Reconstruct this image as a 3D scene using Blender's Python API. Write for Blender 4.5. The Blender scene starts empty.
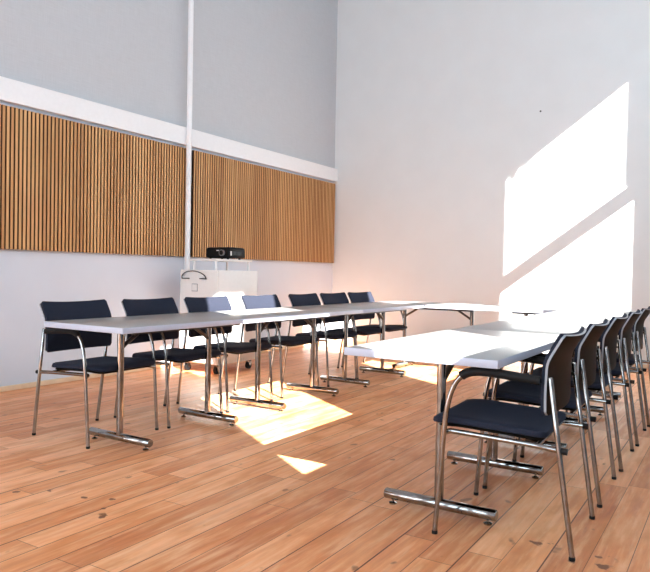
import bpy, bmesh, math, random
from mathutils import Vector, Matrix

C = bpy.context.scene.collection
SC = bpy.context.scene

# ------------------------------------------------------------------ camera
YAW, PITCH, ROLL = 0.5573, -0.0205, -0.0192
cam = bpy.data.cameras.new('camera')
cam.sensor_fit = 'HORIZONTAL'
cam.sensor_width = 36.0
cam.lens = 36.0 * 668.2 / 650.0
cam.shift_x = (325 - 322.58) / 650.0
cam.clip_start = 0.05
co = bpy.data.objects.new('camera', cam)
C.objects.link(co)
right0 = Vector((math.cos(YAW), math.sin(YAW), 0))
fwd0 = Vector((-math.sin(YAW), math.cos(YAW), 0))
up0 = Vector((0, 0, 1))
fwd = fwd0 * math.cos(PITCH) + up0 * math.sin(PITCH)
up1 = -fwd0 * math.sin(PITCH) + up0 * math.cos(PITCH)
rgt = right0 * math.cos(ROLL) - up1 * math.sin(ROLL)
upv = right0 * math.sin(ROLL) + up1 * math.cos(ROLL)
m = Matrix((rgt, upv, -fwd)).transposed().to_4x4()
m.translation = Vector((0, 0, 1.0615))
co.matrix_world = m
SC.camera = co

# ------------------------------------------------------------------ light
SC.view_settings.view_transform = 'Standard'
SC.view_settings.look = 'None'
SC.view_settings.gamma = 1.0
SC.view_settings.use_curve_mapping = False
SC.view_settings.exposure = 0.0

world = bpy.data.worlds.new('sky')
SC.world = world
world.use_nodes = True
bg = world.node_tree.nodes['Background']
bg.inputs['Color'].default_value = (0.72, 0.885, 1.0, 1)
bg.inputs['Strength'].default_value = 7.4

SUN_D = Vector((-1, 0.67, -0.742)).normalized()
sun = bpy.data.lights.new('sun', 'SUN')
sun.energy = 50.0
sun.color = (1.0, 0.96, 0.89)
sun.angle = 0.006
so = bpy.data.objects.new('sun', sun)
so.rotation_euler = (-SUN_D).to_track_quat('Z', 'Y').to_euler()
so.location = (8, -6, 9)
C.objects.link(so)


def portal(name, loc, sx, sy, direction):
    l = bpy.data.lights.new(name, 'AREA')
    l.shape = 'RECTANGLE'
    l.size, l.size_y = sx, sy
    l.cycles.is_portal = True
    o = bpy.data.objects.new(name, l)
    o.location = loc
    o.rotation_euler = (-Vector(direction)).to_track_quat('Z', 'Y').to_euler()
    C.objects.link(o)


SC.cycles.max_bounces = 10
SC.cycles.diffuse_bounces = 6
SC.cycles.glossy_bounces = 4
SC.cycles.sample_clamp_indirect = 6.0
SC.cycles.use_denoising = True
SC.cycles.caustics_reflective = False
SC.cycles.caustics_refractive = False


# ------------------------------------------------------------------ materials
def new_mat(name):
    mt = bpy.data.materials.new(name)
    mt.use_nodes = True
    nt = mt.node_tree
    return mt, nt, nt.nodes['Principled BSDF']


def N(nt, kind, **kw):
    n = nt.nodes.new(kind)
    for k, v in kw.items():
        setattr(n, k, v)
    return n


def mth(nt, op, a, b=None, c=None):
    n = N(nt, 'ShaderNodeMath', operation=op)
    for i, v in enumerate((a, b, c)):
        if v is None:
            continue
        if isinstance(v, (int, float)):
            n.inputs[i].default_value = v
        else:
            nt.links.new(v, n.inputs[i])
    return n.outputs[0]


def mixc(nt, fac, a, b, blend='MIX'):
    n = N(nt, 'ShaderNodeMix', data_type='RGBA', blend_type=blend)
    for i, v in ((0, fac), (6, a), (7, b)):
        if isinstance(v, (int, float)):
            n.inputs[i].default_value = v
        elif isinstance(v, tuple):
            n.inputs[i].default_value = (*v[:3], 1)
        else:
            nt.links.new(v, n.inputs[i])
    return n.outputs[2]


def ramp(nt, fac, stops):
    n = N(nt, 'ShaderNodeValToRGB')
    e = n.color_ramp.elements
    while len(e) < len(stops):
        e.new(0.5)
    for el, (p, c) in zip(e, stops):
        el.position = p
        el.color = (*c[:3], 1)
    nt.links.new(fac, n.inputs[0])
    return n.outputs[0]


def noise(nt, vec, scale, detail=3, rough=0.5, w=None):
    n = N(nt, 'ShaderNodeTexNoise')
    n.inputs['Scale'].default_value = scale
    n.inputs['Detail'].default_value = detail
    n.inputs['Roughness'].default_value = rough
    nt.links.new(vec, n.inputs['Vector'])
    return n.outputs[0]


def coords(nt, scale=None):
    t = N(nt, 'ShaderNodeTexCoord').outputs['Object']
    if scale:
        mp = N(nt, 'ShaderNodeMapping')
        mp.inputs['Scale'].default_value = scale
        nt.links.new(t, mp.inputs['Vector'])
        return mp.outputs[0]
    return t


def bump(nt, bs, h, strength, dist=0.002):
    b = N(nt, 'ShaderNodeBump')
    b.inputs['Strength'].default_value = strength
    b.inputs['Distance'].default_value = dist
    nt.links.new(h, b.inputs['Height'])
    nt.links.new(b.outputs[0], bs.inputs['Normal'])


def plain(name, col, rough=0.5, metal=0.0, spec=0.5, var=0.04, vscale=30, bmp=0.0, bscale=200):
    mt, nt, bs = new_mat(name)
    c = coords(nt)
    nz = noise(nt, c, vscale)
    dark = tuple(x * (1 - var) for x in col)
    lite = tuple(min(1, x * (1 + var)) for x in col)
    nt.links.new(ramp(nt, nz, [(0.3, dark), (0.7, lite)]), bs.inputs['Base Color'])
    bs.inputs['Roughness'].default_value = rough
    bs.inputs['Metallic'].default_value = metal
    bs.inputs['Specular IOR Level'].default_value = spec
    if bmp:
        bump(nt, bs, noise(nt, c, bscale), bmp)
    return mt


def floor_mat():
    mt, nt, bs = new_mat('pine_floorboards')
    PW, PL = 0.136, 1.25
    c = coords(nt)
    sp = N(nt, 'ShaderNodeSeparateXYZ')
    nt.links.new(c, sp.inputs[0])
    u = mth(nt, 'DIVIDE', mth(nt, 'ADD', sp.outputs[0], 0.452 + 20 * PW), PW)
    row = mth(nt, 'FLOOR', u)
    fu = mth(nt, 'FRACT', u)
    wn = N(nt, 'ShaderNodeTexWhiteNoise', noise_dimensions='1D')
    nt.links.new(row, wn.inputs['W'])
    v = mth(nt, 'ADD', mth(nt, 'DIVIDE', mth(nt, 'ADD', sp.outputs[1], 30), PL), mth(nt, 'MULTIPLY', wn.outputs[0], 7.3))
    col = mth(nt, 'FLOOR', v)
    fv = mth(nt, 'FRACT', v)
    cell = N(nt, 'ShaderNodeCombineXYZ')
    nt.links.new(row, cell.inputs[0])
    nt.links.new(col, cell.inputs[1])
    w2 = N(nt, 'ShaderNodeTexWhiteNoise', noise_dimensions='2D')
    nt.links.new(cell.outputs[0], w2.inputs['Vector'])
    base = ramp(nt, w2.outputs[0], [(0.0, (0.47, 0.140, 0.045)), (0.3, (0.68, 0.255, 0.095)),
                                    (0.65, (0.83, 0.365, 0.160)), (1.0, (0.94, 0.52, 0.30))])
    # grain stretched along the board, different on every board
    off = N(nt, 'ShaderNodeVectorMath', operation='MULTIPLY_ADD')
    nt.links.new(w2.outputs[1], off.inputs[0])
    off.inputs[1].default_value = (9, 9, 9)
    mp = N(nt, 'ShaderNodeMapping')
    mp.inputs['Scale'].default_value = (22, 1.6, 1)
    nt.links.new(c, mp.inputs['Vector'])
    nt.links.new(mp.outputs[0], off.inputs[2])
    grain = noise(nt, off.outputs[0], 1.6, 5, 0.6)
    base = mixc(nt, 0.40, base, ramp(nt, grain, [(0.32, (0.42, 0.11, 0.035)), (0.5, (0.74, 0.29, 0.11)), (0.7, (0.94, 0.55, 0.32))]))
    # worn pale and reddish areas
    big = noise(nt, coords(nt, (1.4, 0.8, 1)), 1.6, 3)
    base = mixc(nt, mth(nt, 'MULTIPLY', ramp(nt, big, [(0.45, (0, 0, 0)), (0.7, (1, 1, 1))]), 0.30), base, (0.86, 0.53, 0.29))
    red = noise(nt, coords(nt, (5, 1.5, 1)), 1.9, 4)
    base = mixc(nt, mth(nt, 'MULTIPLY', ramp(nt, red, [(0.48, (0, 0, 0)), (0.66, (1, 1, 1))]), 0.6), base, (0.56, 0.19, 0.05))
    st = noise(nt, coords(nt, (24, 2.2, 1)), 1.1, 5, 0.6)
    base = mixc(nt, mth(nt, 'MULTIPLY', ramp(nt, st, [(0.5, (0, 0, 0)), (0.66, (1, 1, 1))]), 0.4), base, (0.92, 0.58, 0.34))
    mot = noise(nt, coords(nt, (9, 4, 1)), 2.2, 6, 0.65)
    base = mixc(nt, 0.6, base, ramp(nt, mot, [(0.3, (0.60, 0.50, 0.44)), (0.5, (0.5, 0.5, 0.5)), (0.7, (0.56, 0.57, 0.59))]), 'OVERLAY')
    # small knots and old spots
    kn = noise(nt, coords(nt, (9, 5, 1)), 1.3, 2)
    base = mixc(nt, mth(nt, 'MULTIPLY', ramp(nt, kn, [(0.69, (0, 0, 0)), (0.74, (1, 1, 1))]), 0.7), base, (0.20, 0.075, 0.03))
    # spilled stains
    sn = noise(nt, c, 26, 3)
    for sx, sy, r in ((-2.287, 1.921, 0.04), (-2.54, 2.03, 0.026), (-2.36, 1.99, 0.02), (-2.42, 2.08, 0.022), (-2.75, 2.0, 0.025), (-2.86, 1.9, 0.022),
                      (-0.655, 2.70, 0.036), (-0.60, 2.73, 0.026), (-0.50, 2.60, 0.024), (-0.39, 2.62, 0.042), (-0.42, 2.70, 0.025)):
        d = N(nt, 'ShaderNodeVectorMath', operation='DISTANCE')
        nt.links.new(c, d.inputs[0])
        d.inputs[1].default_value = (sx, sy, 0)
        e = mth(nt, 'ADD', mth(nt, 'DIVIDE', d.outputs['Value'], r), mth(nt, 'MULTIPLY', mth(nt, 'SUBTRACT', sn, 0.5), 3.0))
        k = N(nt, 'ShaderNodeMapRange')
        k.inputs['From Min'].default_value = 0.35
        k.inputs['From Max'].default_value = 0.6
        k.inputs['To Min'].default_value = 0.85
        k.inputs['To Max'].default_value = 0.0
        nt.links.new(e, k.inputs['Value'])
        base = mixc(nt, k.outputs[0], base, (0.13, 0.04, 0.015))
    # seams
    du = mth(nt, 'MULTIPLY', mth(nt, 'MINIMUM', fu, mth(nt, 'SUBTRACT', 1.0, fu)), PW)
    dv = mth(nt, 'MULTIPLY', mth(nt, 'MINIMUM', fv, mth(nt, 'SUBTRACT', 1.0, fv)), PL)
    w3 = N(nt, 'ShaderNodeTexWhiteNoise', noise_dimensions='1D')
    nt.links.new(mth(nt, 'ROUND', u), w3.inputs['W'])
    wid = mth(nt, 'MULTIPLY_ADD', mth(nt, 'POWER', w3.outputs[0], 2.0), 0.0026, 0.0010)
    su = mth(nt, 'LESS_THAN', du, wid)
    sv = mth(nt, 'LESS_THAN', dv, 0.0012)
    seam = mth(nt, 'MAXIMUM', su, sv)
    base = mixc(nt, mth(nt, 'MULTIPLY', seam, 0.92), base, (0.07, 0.022, 0.01))
    nt.links.new(base, bs.inputs['Base Color'])
    rr = ramp(nt, grain, [(0.3, (0.38,) * 3), (0.7, (0.5,) * 3)])
    nt.links.new(rr, bs.inputs['Roughness'])
    bs.inputs['Specular IOR Level'].default_value = 0.36
    bump(nt, bs, mth(nt, 'SUBTRACT', grain, mth(nt, 'MULTIPLY', seam, 2.0)), 0.12, 0.002)
    return mt


def slat_mat():
    mt, nt, bs = new_mat('oak_slats')
    c = coords(nt)
    sp = N(nt, 'ShaderNodeSeparateXYZ')
    nt.links.new(c, sp.inputs[0])
    i = mth(nt, 'FLOOR', mth(nt, 'DIVIDE', sp.outputs[1], 0.0392))
    wn = N(nt, 'ShaderNodeTexWhiteNoise', noise_dimensions='1D')
    nt.links.new(i, wn.inputs['W'])
    g = N(nt, 'ShaderNodeTexWhiteNoise', noise_dimensions='1D')
    nt.links.new(mth(nt, 'FLOOR', mth(nt, 'DIVIDE', i, 7)), g.inputs['W'])
    f = mth(nt, 'ADD', mth(nt, 'MULTIPLY', wn.outputs[0], 0.55), mth(nt, 'MULTIPLY', g.outputs[0], 0.45))
    base = ramp(nt, f, [(0.15, (0.40, 0.175, 0.055)), (0.5, (0.56, 0.285, 0.10)), (0.85, (0.70, 0.40, 0.165))])
    gr = noise(nt, coords(nt, (30, 40, 1.5)), 2.0, 4)
    base = mixc(nt, 0.3, base, ramp(nt, gr, [(0.35, (0.36, 0.155, 0.05)), (0.65, (0.70, 0.40, 0.17))]))
    nt.links.new(base, bs.inputs['Base Color'])
    bs.inputs['Roughness'].default_value = 0.55
    return mt


def fabric_mat(name, col):
    mt, nt, bs = new_mat(name)
    c = coords(nt)
    a = noise(nt, c, 420, 2)
    b = noise(nt, c, 60, 3)
    base = ramp(nt, a, [(0.3, tuple(x * 0.75 for x in col)), (0.7, tuple(x * 1.3 for x in col))])
    base = mixc(nt, mth(nt, 'MULTIPLY', b, 0.25), base, tuple(x * 1.5 for x in col))
    nt.links.new(base, bs.inputs['Base Color'])
    bs.inputs['Roughness'].default_value = 0.85
    bs.inputs['Specular IOR Level'].default_value = 0.08
    bs.inputs['Sheen Weight'].default_value = 0.04
    bs.inputs['Sheen Roughness'].default_value = 0.5
    bs.inputs['Sheen Tint'].default_value = (0.6, 0.7, 1.0, 1)
    bump(nt, bs, a, 0.25, 0.001)
    return mt


def weave_mat(name, col):
    mt, nt, bs = new_mat(name)
    a = noise(nt, coords(nt, (1, 90, 3)), 2.5, 3)
    b = noise(nt, coords(nt, (1, 3, 90)), 2.5, 3)
    f = mth(nt, 'ADD', mth(nt, 'MULTIPLY', a, 0.5), mth(nt, 'MULTIPLY', b, 0.5))
    nt.links.new(ramp(nt, f, [(0.35, tuple(x * 0.93 for x in col)), (0.65, tuple(x * 1.05 for x in col))]), bs.inputs['Base Color'])
    bs.inputs['Roughness'].default_value = 0.9
    return mt


def chrome_mat():
    mt, nt, bs = new_mat('chrome')
    c = coords(nt)
    nz = noise(nt, c, 25, 3)
    nt.links.new(ramp(nt, nz, [(0.3, (0.25, 0.245, 0.24)), (0.7, (0.36, 0.355, 0.35))]), bs.inputs['Base Color'])
    bs.inputs['Metallic'].default_value = 1.0
    bs.inputs['Roughness'].default_value = 0.09
    return mt


def glass_mat():
    mt, nt, bs = new_mat('window_glass')
    nt.nodes.remove(bs)
    tr = N(nt, 'ShaderNodeBsdfTransparent')
    gl = N(nt, 'ShaderNodeBsdfGlossy')
    gl.inputs['Roughness'].default_value = 0.02
    mx = N(nt, 'ShaderNodeMixShader')
    mx.inputs[0].default_value = 0.04
    nt.links.new(tr.outputs[0], mx.inputs[1])
    nt.links.new(gl.outputs[0], mx.inputs[2])
    nt.links.new(mx.outputs[0], nt.nodes['Material Output'].inputs[0])
    return mt


M_FLOOR = floor_mat()
M_PLASTER = plain('white_plaster', (0.715, 0.745, 0.755), 0.9, var=0.015, vscale=3, bmp=0.08, bscale=60)
M_LOWER = plain('lower_wall_paint', (0.61, 0.67, 0.755), 0.8, var=0.015, vscale=3, bmp=0.05, bscale=80)
M_UPPER = weave_mat('grey_wall_covering', (0.53, 0.54, 0.56))
M_FAR = plain('grey_brown_plaster', (0.40, 0.41, 0.44), 0.9, var=0.03)
M_CEIL = plain('ceiling_grey', (0.50, 0.51, 0.54), 0.9, var=0.01)
M_TRIM = plain('white_gloss_paint', (0.86, 0.86, 0.87), 0.45, var=0.015)
M_BASE = plain('pale_wood_strip', (0.74, 0.58, 0.40), 0.5, var=0.08, vscale=12)
M_SLAT = slat_mat()
M_BACKING = plain('dark_felt_backing', (0.03, 0.017, 0.01), 0.95, var=0.2)
M_GAP_SHADE = plain('slat_gap_shade', (0.12, 0.055, 0.022), 0.9, var=0.15)
M_TOP = plain('grey_laminate', (0.32, 0.32, 0.322), 0.28, var=0.02, vscale=60)
M_EDGE = plain('pale_edge_band', (0.47, 0.50, 0.60), 0.4, var=0.02)
M_CHROME = chrome_mat()
M_STEEL = plain('dark_steel', (0.022, 0.022, 0.026), 0.4, var=0.15)
M_FABRIC = fabric_mat('navy_upholstery', (0.018, 0.021, 0.034))
M_SHELL = plain('black_brown_shell', (0.009, 0.0065, 0.0045), 0.5, spec=0.06, var=0.2, vscale=14)
M_RIM = plain('grey_shell_edge', (0.30, 0.32, 0.36), 0.4, var=0.05)
M_RUBBER = plain('black_rubber', (0.010, 0.010, 0.011), 0.55, spec=0.15, var=0.1)
M_CAB = plain('cabinet_white', (0.80, 0.79, 0.77), 0.45, var=0.015)
M_BLACK = plain('projector_black', (0.008, 0.008, 0.009), 0.4, spec=0.1, var=0.15)
M_LENS = plain('lens_grey', (0.35, 0.36, 0.38), 0.2, metal=0.6, var=0.05)
M_LOGO = plain('pale_print', (0.75, 0.75, 0.75), 0.5, var=0.02)
M_GLASS = glass_mat()
M_LEAF = plain('leaf_green', (0.06, 0.12, 0.03), 0.6, var=0.3)


# ------------------------------------------------------------------ mesh helpers
def obj(name, bm, mat, parent=None, smooth=True, loc=None):
    me = bpy.data.meshes.new(name)
    bmesh.ops.recalc_face_normals(bm, faces=bm.faces)
    bm.to_mesh(me)
    bm.free()
    for mm in (mat if isinstance(mat, (list, tuple)) else [mat]):
        me.materials.append(mm)
    if smooth:
        for p in me.polygons:
            p.use_smooth = True
        try:
            me.set_sharp_from_angle(angle=math.radians(38))
        except Exception:
            pass
    o = bpy.data.objects.new(name, me)
    C.objects.link(o)
    if parent:
        o.parent = parent
    if loc:
        o.location = loc
    return o


def add_box(bm, a, b, bev=0.0, seg=2, mi=0):
    r = bmesh.ops.create_cube(bm, size=1.0)
    vs = r['verts']
    for v in vs:
        v.co = Vector((a[i] + (b[i] - a[i]) * (v.co[i] + 0.5) for i in range(3)))
    fs = set(f for v in vs for f in v.link_faces)
    for f in fs:
        f.material_index = mi
    if bev:
        es = list(set(e for v in vs for e in v.link_edges))
        bmesh.ops.bevel(bm, geom=es, offset=bev, segments=seg, affect='EDGES', profile=0.5)
    return vs


def bx(a, b, bev=0.0, seg=2):
    bm = bmesh.new()
    add_box(bm, a, b, bev, seg)
    return bm


def smooth_path(pts, radius, n=6):
    P = [Vector(p) for p in pts]
    out = [P[0]]
    for i in range(1, len(P) - 1):
        a, b, c = P[i - 1], P[i], P[i + 1]
        r = min(radius, (a - b).length * 0.49, (c - b).length * 0.49)
        s = b + (a - b).normalized() * r
        e = b + (c - b).normalized() * r
        for k in range(n + 1):
            t = k / n
            out.append(s * (1 - t) ** 2 + b * 2 * t * (1 - t) + e * t * t)
    out.append(P[-1])
    return out


def add_tube(bm, pts, r, n=12, cap=True, sx=1.0):
    P = [Vector(p) for p in pts]
    rs = r if isinstance(r, (list, tuple)) else [r] * len(P)
    rings = []
    t0 = (P[1] - P[0]).normalized()
    ref = Vector((0, 1, 0)) if abs(t0.y) < 0.9 else Vector((1, 0, 0))
    for i, p in enumerate(P):
        if i == 0:
            t = P[1] - P[0]
        elif i == len(P) - 1:
            t = P[-1] - P[-2]
        else:
            t = (P[i + 1] - P[i]).normalized() + (P[i] - P[i - 1]).normalized()
        t.normalize()
        ref = (ref - t * ref.dot(t)).normalized()
        b = t.cross(ref)
        rings.append([bm.verts.new(p + ref * (rs[i] * math.cos(2 * math.pi * k / n)) + b * (rs[i] * sx * math.sin(2 * math.pi * k / n)))
                      for k in range(n)])
    for i in range(len(rings) - 1):
        for k in range(n):
            bm.faces.new((rings[i][k], rings[i][(k + 1) % n], rings[i + 1][(k + 1) % n], rings[i + 1][k]))
    if cap:
        bm.faces.new(rings[0][::-1])
        bm.faces.new(rings[-1])


def tb(pts, r, n=12, sx=1.0):
    bm = bmesh.new()
    add_tube(bm, pts, r, n, True, sx)
    return bm


def add_lathe(bm, prof, c, n=16):
    rings = []
    for r, z in prof:
        rings.append([bm.verts.new((c[0] + r * math.cos(2 * math.pi * k / n), c[1] + r * math.sin(2 * math.pi * k / n), c[2] + z))
                      for k in range(n)])
    for i in range(len(rings) - 1):
        for k in range(n):
            bm.faces.new((rings[i][k], rings[i][(k + 1) % n], rings[i + 1][(k + 1) % n], rings[i + 1][k]))
    bm.faces.new(rings[0][::-1])
    bm.faces.new(rings[-1])


def lathe(prof, c, n=16):
    bm = bmesh.new()
    add_lathe(bm, prof, c, n)
    return bm


def tag(o, label, cat, group=None):
    o['label'] = label
    o['category'] = cat
    if group:
        o['group'] = group
    return o


def thing(name, label, cat, loc=(0, 0, 0), rz=0.0, group=None):
    o = bpy.data.objects.new(name, None)
    o.empty_display_size = 0.1
    C.objects.link(o)
    o.location = loc
    o.rotation_euler = (0, 0, rz)
    return tag(o, label, cat, group)


def struct(name, bm, mat, parent=None, smooth=False):
    o = obj(name, bm, mat, parent, smooth)
    if parent is None:
        o['kind'] = 'structure'
    return o


def dup(root, loc, rz, label, group=None):
    r = root.copy()
    C.objects.link(r)
    r.location = loc
    r.rotation_euler = (0, 0, rz)
    r['label'] = label
    if group:
        r['group'] = group
    for ch in list(root.children):
        c = ch.copy()
        C.objects.link(c)
        c.parent = r
        for g in list(ch.children):
            d = g.copy()
            C.objects.link(d)
            d.parent = c
    return r


# ------------------------------------------------------------------ room
XL, XR, YB, YE, HC = -5.27, 1.2, -3.6, 8.736, 6.0
WT = 0.15
struct('floor', bx((XL - 0.2, YB - 0.2, -0.1), (XR + 0.2, YE + 0.2, 0)), M_FLOOR)
struct('ceiling', bx((XL - 0.2, YB - 0.2, HC), (XR + 0.2, YE + 0.2, HC + 0.1)), M_CEIL)
bm = bmesh.new()
add_box(bm, (XL - 0.2, YB, 0), (XL, YE, 2.52), mi=0)
add_box(bm, (XL - 0.2, YB, 2.52), (XL, YE, HC), mi=1)
struct('wall_left', bm, [M_LOWER, M_UPPER])
struct('wall_end', bx((XL - 0.2, YE, 0), (XR + 0.2, YE + 0.2, HC)), M_PLASTER)
struct('baseboard_left', bx((XL, YB, 0), (XL + 0.025, YE, 0.045), 0.006), M_BASE)
struct('baseboard_end', bx((XL + 0.025, YE - 0.02, 0), (XR, YE, 0.045), 0.006), M_BASE)
struct('trim_1', bx((XL, YB, 2.436), (XL + 0.06, YE, 2.628), 0.004), M_TRIM)     # white beam over the slats


def wall_with_holes(name, fixed_lo, fixed_hi, axis, a0, a1, z1, holes, mat):
    """upright wall slab with rectangular window openings; axis = the direction it runs along"""
    us = sorted({a0, a1, *[h[0] for h in holes], *[h[1] for h in holes]})
    zs = sorted({0.0, z1, *[h[2] for h in holes], *[h[3] for h in holes]})
    bm = bmesh.new()
    for i in range(len(us) - 1):
        for j in range(len(zs) - 1):
            cu, cz = (us[i] + us[i + 1]) / 2, (zs[j] + zs[j + 1]) / 2
            if any(h[0] < cu < h[1] and h[2] < cz < h[3] for h in holes):
                continue
            if axis == 'Y':
                add_box(bm, (fixed_lo, us[i], zs[j]), (fixed_hi, us[i + 1], zs[j + 1]))
            else:
                add_box(bm, (us[i], fixed_lo, zs[j]), (us[i + 1], fixed_hi, zs[j + 1]))
    return struct(name, bm, mat)


K, SL = 0.742, 0.67
XO = XR + WT
bays = ((1.64, 2.74), (4.41, 5.50), (6.95, 8.00))
heads = (4.12, 4.21, 4.29)      # unseen window heads, each height shaped to cut its sun patch
stiles = (0.17, 0.075, 0.075)
zs_ = 1.42 + K * XR
mb, mtp = 2.805 + K * (XR + 0.105), 3.02 + K * (XR + 0.045)
holes = [(a - SL * XO, b - SL * XR, zs_, h + K * XO) for (a, b), h in zip(bays, heads)]
wall_with_holes('wall_right', XR, XO, 'Y', YB, YE, HC, holes, M_FAR)
for i, (y0, y1, z0, z1) in enumerate(holes):
    bm = bmesh.new()
    add_box(bm, (XR + 0.045, y0, mb), (XR + 0.105, y1, mtp))
    add_box(bm, (XR + 0.01, y1 - stiles[i], mtp), (XR + 0.06, y1, z1))
    add_box(bm, (XR + 0.09, y0, mtp), (XR + 0.14, y0 + 0.035, z1))
    w = struct('window_%d' % (i + 1), bm, M_TRIM)
    obj('window_pane', bx((XR + 0.07, y0, z0), (XR + 0.078, y1, mb)), M_GLASS, w, False)
    obj('window_pane', bx((XR + 0.07, y0, mtp), (XR + 0.078, y1, z1)), M_GLASS, w, False)
    portal('sky_portal', (XO + 0.01, (y0 + y1) / 2, (z0 + z1) / 2), z1 - z0, y1 - y0, (-1, 0, 0))

fill_holes = [(-4.7, -2.9, 0.5, 4.6), (-2.5, -0.7, 0.5, 4.6), (-0.9 + 0.6, 0.9, 0.5, 4.6)]  # unseen windows behind the camera, added to give frontal fill
wall_with_holes('wall_back', YB - 0.2, YB, 'X', XL, XR, HC, fill_holes, M_FAR)
for i, (x0, x1, z0, z1) in enumerate(fill_holes):
    bm = bmesh.new()
    add_box(bm, (x0, YB - 0.12, 2.5), (x1, YB - 0.06, 2.6))
    add_box(bm, (x0, YB - 0.12, z0), (x0 + 0.06, YB - 0.06, z1))
    add_box(bm, (x1 - 0.06, YB - 0.12, z0), (x1, YB - 0.06, z1))
    w = struct('window_%d' % (i + 4), bm, M_TRIM)
    obj('window_pane', bx((x0, YB - 0.095, z0), (x1, YB - 0.087, z1)), M_GLASS, w, False)
    portal('sky_portal', ((x0 + x1) / 2, YB - 0.21, (z0 + z1) / 2), x1 - x0, z1 - z0, (0, 1, 0))

# climbing plant that reaches over the top corner of the third window, outside
y0, y1, z0, z1 = holes[2]
vine = thing('climbing_vine', 'leafy climbing vine outside the window at the upper corner', 'vine', (XO + 0.06, y0 + 0.02, z1 - 0.02))
obj('stem', tb([(0, -0.02, 0.25), (0.01, 0.0, 0.1), (0.0, 0.02, -0.03)], 0.008, 8), M_BACKING, vine)
rnd = random.Random(4)
bm = bmesh.new()
for k in range(70):
    u = rnd.random()
    c = Vector((rnd.uniform(-0.03, 0.03), -0.08 + 0.26 * u, 0.10 - 0.17 * (1 - u) * rnd.random() ** 0.7))
    a = rnd.uniform(0, 6.28)
    d = Vector((rnd.uniform(-0.3, 0.3), math.cos(a), math.sin(a))).normalized() * rnd.uniform(0.02, 0.034)
    w = d.cross(Vector((1, 0, 0))).normalized() * 0.017
    h = Vector((0.004, 0, 0))
    vs = [bm.verts.new(p) for p in (c - d, c + w + h, c + d, c - w + h)]
    bm.faces.new(vs)
obj('leaves', bm, M_LEAF, vine, False)

# slatted oak panels on the left wall, either side of the pipe
PITCH_S, SW = 0.0392, 0.0250


def slat_panel(y0, y1, label):
    t = thing('slatted_panel', label, 'wall panel', (XL + 0.0205, y0, 1.206), 0)
    L = y1 - y0
    obj('backing_board', bx((0.0, 0, 0), (0.012, L, 1.196)), M_BACKING, t, False)
    bm = bmesh.new()
    k = 0
    base = math.floor(0 / PITCH_S) * PITCH_S
    while base + SW < L:
        add_box(bm, (0.012, base + 0.004, 0), (0.028, base + 0.004 + SW, 1.196))
        base += PITCH_S
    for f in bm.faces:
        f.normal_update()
        f.material_index = 1 if abs(f.normal.y) > 0.7 else 0      # slat sides coloured dark brown to stand in for shade in the gaps
    obj('slats', bm, [M_SLAT, M_GAP_SHADE], t, False)
    return t


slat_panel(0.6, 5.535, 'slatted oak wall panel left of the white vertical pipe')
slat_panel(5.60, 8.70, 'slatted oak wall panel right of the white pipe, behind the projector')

# white vertical pipe
pipe = thing('wall_pipe', 'thin white vertical pipe on the left wall between the slatted panels', 'pipe', (XL + 0.09, 5.475, 0))
obj('pipe_run', tb([(0, 0, 0), (0, 0, 3), (0, 0, HC)], 0.029, 16), M_TRIM, pipe)
for z in (0.9,):
    bm = bmesh.new()
    add_tube(bm, [(0, 0, z), (0, 0, z + 0.03)], 0.034, 16)
    add_box(bm, (-0.10, -0.012, z), (-0.03, 0.012, z + 0.03))
    obj('pipe_clip', bm, M_TRIM, pipe)

# ------------------------------------------------------------------ tables
TL, TW, TH, TT = 1.357, 0.675, 0.74, 0.034
INS = 0.286


def make_table(label, group):
    t = thing('folding_table', label, 'table', (0, 0, 0), 0, group)     # long side along local Y, origin at centre
    bm = bmesh.new()
    g = 0.0015
    add_box(bm, (-TW / 2, -TL / 2 + g, TH - TT), (TW / 2, TL / 2 - g, TH), 0.003, 2)
    for f in bm.faces:
        f.material_index = 0 if abs(f.normal.z) > 0.7 else 1
    top = obj('tabletop', bm, [M_TOP, M_EDGE], t)
    bm = bmesh.new()
    for s in (-1, 1):
        add_box(bm, (s * 0.20 - 0.012, -TL / 2 + 0.2, TH - TT - 0.025), (s * 0.20 + 0.012, TL / 2 - 0.2, TH - TT - 0.0005))
    obj('frame_rail', bm, M_STEEL, t, False)
    for s in (-1, 1):
        y = s * (TL / 2 - INS)
        leg = obj('leg', tb([(0, y, 0.06), (0, y, 0.4), (0, y, TH - TT - 0.002)], 0.0205, 18), M_CHROME, t)
        bm = bmesh.new()
        add_tube(bm, [(-0.262, y, 0.044), (-0.258, y, 0.044), (0.258, y, 0.044), (0.262, y, 0.044)], [0.021, 0.024, 0.024, 0.021], 18)
        obj('foot_bar', bm, M_CHROME, leg)
        for sx in (-1, 1):
            obj('foot_glide', lathe([(0.017, 0.0), (0.019, 0.006), (0.010, 0.010), (0.006, 0.012), (0.006, 0.024)], (sx * 0.224, y, 0), 14), M_CHROME, leg)
        bm = bmesh.new()
        add_tube(bm, smooth_path([(0, y - s * 0.012, 0.585), (0, y - s * 0.03, 0.60), (0, y - s * 0.185, TH - TT - 0.012), (0, y - s * 0.21, TH - TT - 0.006)], 0.02), 0.012, 10, True, 1.3)
        obj('brace', bm, M_STEEL, leg)
        obj('mounting_plate', bx((-0.21, y - 0.035, TH - TT - 0.007), (0.21, y + 0.035, TH - TT - 0.0005)), M_STEEL, leg, False)
    return t


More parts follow.
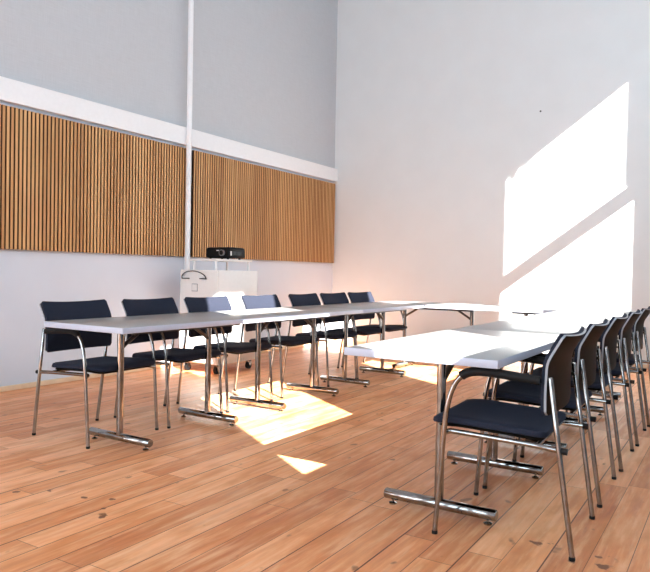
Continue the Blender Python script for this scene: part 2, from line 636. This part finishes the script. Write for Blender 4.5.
XLT = -2.813 - TW / 2
XRT = -1.444 + TW / 2
Y0L, Y0R = 2.484, 2.500
YC = Y0R + 3 * TL + 0.004 + TW / 2
tgroup = None
table0 = make_table('grey folding table at the near end of the left row', None)
table0.location = (XLT, Y0L + TL / 2, 0)
dup(table0, (XLT, Y0L + TL * 1.5, 0), 0, 'middle table of the left row, in front of the white cabinet')
dup(table0, (XLT, Y0L + TL * 2.5, 0), 0, 'far table of the left row, touching the cross row')
dup(table0, (XRT, Y0R + TL / 2, 0), 0, 'nearest table of the right row, its white end facing the camera')
dup(table0, (XRT, Y0R + TL * 1.5, 0), 0, 'middle table of the right row, beside the third chair')
dup(table0, (XRT, Y0R + TL * 2.5, 0), 0, 'far table of the right row, below the sunlit wall')
xc0 = -2.813 - TW
dup(table0, (xc0 + TL / 2, YC, 0), math.pi / 2, 'left table of the cross row along the end wall')
dup(table0, (xc0 + TL * 1.5, YC, 0), math.pi / 2, 'right table of the cross row, bright under the sunlit wall')


# ------------------------------------------------------------------ chairs (local +x = front, origin between the rear feet)
def back_profile(t):
    pts = [(0.122, 0.530), (0.124, 0.60), (0.122, 0.68), (0.117, 0.734), (0.090, 0.788), (0.062, 0.839)]
    f = t * (len(pts) - 1)
    i = min(int(f), len(pts) - 2)
    a = f - i

    def cr(p0, p1, p2, p3, u):
        return 0.5 * (2 * p1 + (p2 - p0) * u + (2 * p0 - 5 * p1 + 4 * p2 - p3) * u * u + (3 * p1 - p0 - 3 * p2 + p3) * u ** 3)
    q = [pts[max(0, min(len(pts) - 1, i + k))] for k in (-1, 0, 1, 2)]
    return cr(q[0][0], q[1][0], q[2][0], q[3][0], a), cr(q[0][1], q[1][1], q[2][1], q[3][1], a)


HWB = 0.262


def back_sheet(off0, off1, inset, mats_rim, puff=0.0):
    """curved sheet between two offsets along its own thickness"""
    bm = bmesh.new()
    nu, nv = 14, 16
    grids = []
    for side, off in ((0, off0), (1, off1)):
        g = []
        for j in range(nv + 1):
            t = (inset / 0.32) + (1 - 2 * inset / 0.32) * j / nv
            row = []
            for i in range(nu + 1):
                s = -1 + 2 * i / nu
                hw = HWB - inset
                # rounded corners
                e = 0.0
                edge = min(t, 1 - t) * 0.32
                if edge < 0.025:
                    e = 0.025 - math.sqrt(max(0, 0.025 ** 2 - (0.025 - edge) ** 2))
                y = s * (hw - e)
                x, z = back_profile(t)
                z -= 0.010 * (1 - s * s) * max(0, (t - 0.5) * 2)
                x += 0.022 * s * s - 0.040
                x2, z2 = back_profile(min(1, t + 0.01))
                x1, z1 = back_profile(max(0, t - 0.01))
                tx, tz = x2 - x1, z2 - z1
                l = math.hypot(tx, tz)
                nx, nz = tz / l, -tx / l
                o = off + (puff * (1 - s ** 4) * (1 - (2 * t - 1) ** 4) if side else 0)
                row.append(bm.verts.new((x + nx * o, y, z + nz * o)))
            g.append(row)
        grids.append(g)
    A, B = grids
    for j in range(nv):
        for i in range(nu):
            bm.faces.new((A[j][i], A[j][i + 1], A[j + 1][i + 1], A[j + 1][i]))
            bm.faces.new((B[j][i], B[j + 1][i], B[j + 1][i + 1], B[j][i + 1]))
    ring = [(0, i) for i in range(nu)] + [(j, nu) for j in range(nv)] + [(nv, i) for i in range(nu, 0, -1)] + [(j, 0) for j in range(nv, 0, -1)]
    for k in range(len(ring)):
        a, b = ring[k], ring[(k + 1) % len(ring)]
        f = bm.faces.new((A[a[0]][a[1]], B[a[0]][a[1]], B[b[0]][b[1]], A[b[0]][b[1]]))
        f.material_index = 1 if mats_rim else 0
    return bm


def seat_bm(z0, z1, x0, x1, hw0, hw1, rnd, crown):
    """seat slab, front edge rolled down, slightly dished; hw0 rear half width, hw1 front half width"""
    bm = bmesh.new()
    nu, nv = 16, 12
    top, bot = [], []
    for i in range(nu + 1):
        t = i / nu
        x = x0 + (x1 - x0) * (0.5 - 0.5 * math.cos(math.pi * t))
        tx = (x - x0) / (x1 - x0)
        d0 = x - x0
        d1 = x1 - x
        hw = hw0 + (hw1 - hw0) * tx
        R = 0.035
        for d in (d0, d1):
            R = 0.035 if d is d0 else 0.06
            if d < R:
                hw -= R - math.sqrt(max(0, R * R - (R - d) ** 2))
        rt, rb = [], []
        for j in range(nv + 1):
            s = -math.cos(math.pi * j / nv)
            y = s * hw
            de = min(hw * (1 - abs(s)), d0, d1)
            r = rnd
            h = r - math.sqrt(max(0, r * r - max(0, r - de) ** 2))
            drop = 0.9 * max(0, x - (x1 - 0.13)) ** 2 * 1.2
            dish = -crown * (1 - s * s) * math.sin(math.pi * min(1, max(0, tx)))
            lift = 0.022 * max(0, tx)
            rt.append(bm.verts.new((x, y, z1 + lift - h - drop + dish)))
            rb.append(bm.verts.new((x, y, z0 + lift + h * 0.3 - drop * 0.8 + dish * 0.5)))
        top.append(rt)
        bot.append(rb)
    for i in range(nu):
        for j in range(nv):
            bm.faces.new((top[i][j], top[i + 1][j], top[i + 1][j + 1], top[i][j + 1]))
            bm.faces.new((bot[i][j], bot[i][j + 1], bot[i + 1][j + 1], bot[i + 1][j]))
    ring = [(i, 0) for i in range(nu)] + [(nu, j) for j in range(nv)] + [(i, nv) for i in range(nu, 0, -1)] + [(0, j) for j in range(nv, 0, -1)]
    for k in range(len(ring)):
        a, b = ring[k], ring[(k + 1) % len(ring)]
        bm.faces.new((top[a[0]][a[1]], top[b[0]][b[1]], bot[b[0]][b[1]], bot[a[0]][a[1]]))
    return bm


def make_chair(label, group):
    t = thing('stacking_chair', label, 'chair', (0, 0, 0), 0, group)
    obj('seat', seat_bm(0.434, 0.466, 0.110, 0.578, 0.230, 0.250, 0.022, 0.012), M_FABRIC, t)
    obj('seat_pan', seat_bm(0.421, 0.433, 0.125, 0.555, 0.215, 0.238, 0.006, 0.008), M_SHELL, t)
    sh = obj('backrest', back_sheet(0.0, 0.009, 0.0, True), [M_SHELL, M_RIM], t)
    obj('back_cushion', back_sheet(0.0095, 0.022, 0.004, False, 0.008), M_FABRIC, sh)
    R = 0.0105
    for s in (-1, 1):
        # front leg sweeping up into the arm
        yf, yr = s * 0.283, s * 0.258
        P = smooth_path([(a, yf + (yr + s * 0.014 - yf) * max(0, 0.5 - a) / 0.37, z) for a, z in ((0.530, 0.012), (0.497, 0.46), (0.488, 0.53), (0.474, 0.59), (0.450, 0.64), (0.418, 0.668), (0.380, 0.679), (0.33, 0.681), (0.128, 0.664))], 0.04, 3)
        leg = obj('front_leg', tb(P, R), M_CHROME, t)
        obj('foot_cap', lathe([(0.0115, 0), (0.0122, 0.004), (0.0118, 0.013), (0.009, 0.016)], (0.530, yf, 0), 12), M_RUBBER, leg)
        arm = [p for p in P if p.z > 0.645]
        n = len(arm)
        obj('armrest', tb([p + Vector((0, 0, 0.002)) for p in arm], [0.0125] + [0.0165] * (n - 2) + [0.0150], 12, 1.15), M_RUBBER, t)
        # rear leg running up behind the backrest
        leg = obj('rear_leg', tb([(0.0, s * 0.252, 0.012), (0.047, s * 0.257, 0.34), (0.094, yr, 0.675), (0.0946, yr, 0.680)], [R, R, R, R * 0.7]), M_CHROME, t)
        obj('foot_cap', lathe([(0.0115, 0), (0.0122, 0.004), (0.0118, 0.013), (0.009, 0.016)], (0.0, s * 0.252, 0), 12), M_RUBBER, leg)
        # bracket joining the rear leg and the shell
        rail = obj('side_rail', tb(smooth_path([(0.504, yf, 0.415), (0.490, s * 0.250, 0.424), (0.30, s * 0.243, 0.416), (0.14, s * 0.243, 0.410), (0.050, yr - s * 0.004, 0.405)], 0.05, 5), 0.011), M_CHROME, t)
        obj('rail_stop', tb([(0.048, yr - s * 0.004, 0.405), (0.026, yr - s * 0.004, 0.404)], 0.0125, 12), M_RUBBER, rail)
        obj('back_bracket', tb([(0.088, yr, 0.635), (0.094, s * 0.236, 0.635)], 0.008, 10), M_CHROME, t)
    obj('seat_stretcher', tb([(0.14, -0.243, 0.410), (0.14, 0.243, 0.410)], 0.009), M_CHROME, t)
    return t


A = 0.035
left_y = (2.858, 3.498, 4.13, 4.84, 5.55, 6.13, 6.722)
right_y = (2.862, 3.545, 4.225, 4.885, 5.545)
LL = ('navy chair at the near end of the left row, fully in view',
      'second navy chair of the left row counting from the camera',
      'half sunlit chair in front of the white cabinet',
      'chair with an almost fully sunlit backrest, fourth of the left row',
      'dark chair right of the sunlit ones, fifth of the left row',
      'second farthest chair of the left row, its back all in shade',
      'farthest chair of the left row, its back partly sunlit, at the corner of the tables')
RL = ('navy chair nearest the camera, right row, seat and armrest fully in view',
      'second chair of the right row, directly behind the nearest one',
      'third chair of the right row counting from the camera',
      'fourth chair of the right row counting from the camera',
      'farthest chair of the right row, cut by the picture edge')
GL, GR = 'chairs along the left row of tables', 'chairs along the right row of tables'
chair0 = make_chair(LL[0], GL)
chair0.location = (-3.757, left_y[0], 0)
chair0.rotation_euler = (0, 0, A)
for i in range(1, 7):
    dup(chair0, (-3.75, left_y[i], 0), A + (0.0, 0.01, -0.02, -0.03, 0.0, -0.02, -0.05)[i], LL[i], GL)
for i in range(5):
    dup(chair0, (-0.512 if i == 0 else -0.526, right_y[i], 0), math.pi + A + (0.0, -0.01, -0.02, -0.01, -0.02)[i], RL[i], GR)

# ------------------------------------------------------------------ white cabinet with projector shelf
CX0, CX1, CY0, CY1 = -4.97, -4.45, 5.16, 5.80
cab = thing('mobile_cabinet', 'white wheeled cabinet with a bow handle and raised shelf against the left wall', 'cabinet', ((CX0 + CX1) / 2, (CY0 + CY1) / 2, 0))
hx, hy = (CX1 - CX0) / 2, (CY1 - CY0) / 2
obj('carcass', bx((-hx, -hy, 0.10), (hx, hy, 1.062), 0.006), M_CAB, cab)
obj('door', bx((-hx + 0.01, -hy - 0.016, 0.115), (hx - 0.01, -hy - 0.001, 1.05), 0.003), M_CAB, cab)
door = cab.children[-1]
bm = bmesh.new()
pts = []
for k in range(17):
    a = math.pi * k / 16
    pts.append((-0.215 + 0.33 * 0.5 * (1 - math.cos(a)) , -hy - 0.03 - 0.02 * math.sin(a), 0.975 + 0.075 * math.sin(a)))
add_tube(bm, pts, 0.0055, 8)
obj('bow_handle', bm, M_STEEL, door)
for a, b in ((-0.215, -0.12), (0.03, 0.115)):
    obj('handle_bracket', bx((a, -hy - 0.034, 0.968), (b, -hy - 0.0165, 0.978)), M_STEEL, door)
bm = bmesh.new()
add_box(bm, (-0.085, -hy - 0.021, 0.84), (-0.005, -hy - 0.0165, 0.92), 0.002)
lk = obj('lock_plate', bm, M_RIM, door)
obj('lock_face', bx((-0.078, -hy - 0.024, 0.847), (-0.012, -hy - 0.0215, 0.913)), M_CAB, door)
for sx in (-1, 1):
    for sy in (-1, 1):
        cx, cy = sx * (hx - 0.06), sy * (hy - 0.06)
        bm = bmesh.new()
        add_tube(bm, [(cx - 0.016, cy, 0.037), (cx + 0.016, cy, 0.037)], 0.037, 18)
        cs = obj('caster', bm, M_RUBBER, cab)
        bm = bmesh.new()
        add_box(bm, (cx - 0.024, cy - 0.018, 0.037), (cx - 0.018, cy + 0.018, 0.0995))
        add_box(bm, (cx + 0.018, cy - 0.018, 0.037), (cx + 0.024, cy + 0.018, 0.0995))
        add_box(bm, (cx - 0.024, cy - 0.022, 0.085), (cx + 0.024, cy + 0.022, 0.0995))
        obj('caster_fork', bm, M_CHROME, cs, False)
sx0, sx1, sy0, sy1 = -0.16, 0.20, -0.29, 0.30
obj('raised_shelf', bx((sx0, sy0, 1.156), (sx1, sy1, 1.178), 0.003), M_CAB, cab)
for x in (sx0 + 0.03, sx1 - 0.03):
    for y in (sy0 + 0.03, sy1 - 0.03):
        obj('shelf_post', tb([(x, y, 1.062), (x, y, 1.156)], 0.013, 10), M_TRIM, cab)

pj = thing('projector', 'black video projector on the raised shelf of the white cabinet', 'projector', (-4.665, 5.50, 1.178), 0.0)
bm = bmesh.new()
vs = add_box(bm, (-0.165, -0.12, 0.014), (0.165, 0.15, 0.135), 0.02, 3)
for v in bm.verts:
    if v.co.z > 0.07:
        v.co.x *= 0.97
        v.co.y *= 0.97
    v.co.z -= 0.010 * (abs(v.co.x) / 0.155) ** 2 * (1 if v.co.z > 0.07 else 0)
obj('housing', bm, M_BLACK, pj)
bm = bmesh.new()
add_tube(bm, [(0.07, -0.118, 0.068), (0.07, -0.14, 0.068)], 0.034, 24)
ln = obj('lens_ring', bm, M_LENS, pj)
obj('lens_glass', tb([(0.07, -0.140, 0.068), (0.07, -0.142, 0.068)], 0.024, 24), M_BLACK, ln)
obj('badge', bx((-0.01, -0.1225, 0.088), (0.022, -0.1195, 0.096)), M_LOGO, pj, False)
bm = bmesh.new()
for k in range(7):
    add_box(bm, (0.1625, -0.07 + k * 0.022, 0.045), (0.1665, -0.06 + k * 0.022, 0.085))
obj('vent', bm, M_STEEL, pj, False)
obj('side_label', bx((0.1635, -0.105, 0.04), (0.1675, -0.085, 0.085)), M_LOGO, pj, False)
for x in (-0.12, 0.12):
    for y in (-0.09, 0.10):
        obj('foot', tb([(x, y, 0), (x, y, 0.018)], 0.012, 10), M_RUBBER, pj)

# nail in the end wall
tag(obj('wall_nail', tb([(-2.21, YE + 0.01, 3.17), (-2.21, YE - 0.012, 3.17), (-2.21, YE - 0.014, 3.17)], [0.008, 0.012, 0.010], 8), M_STEEL),
    'tiny dark nail high on the white end wall left of the sun patch', 'nail')
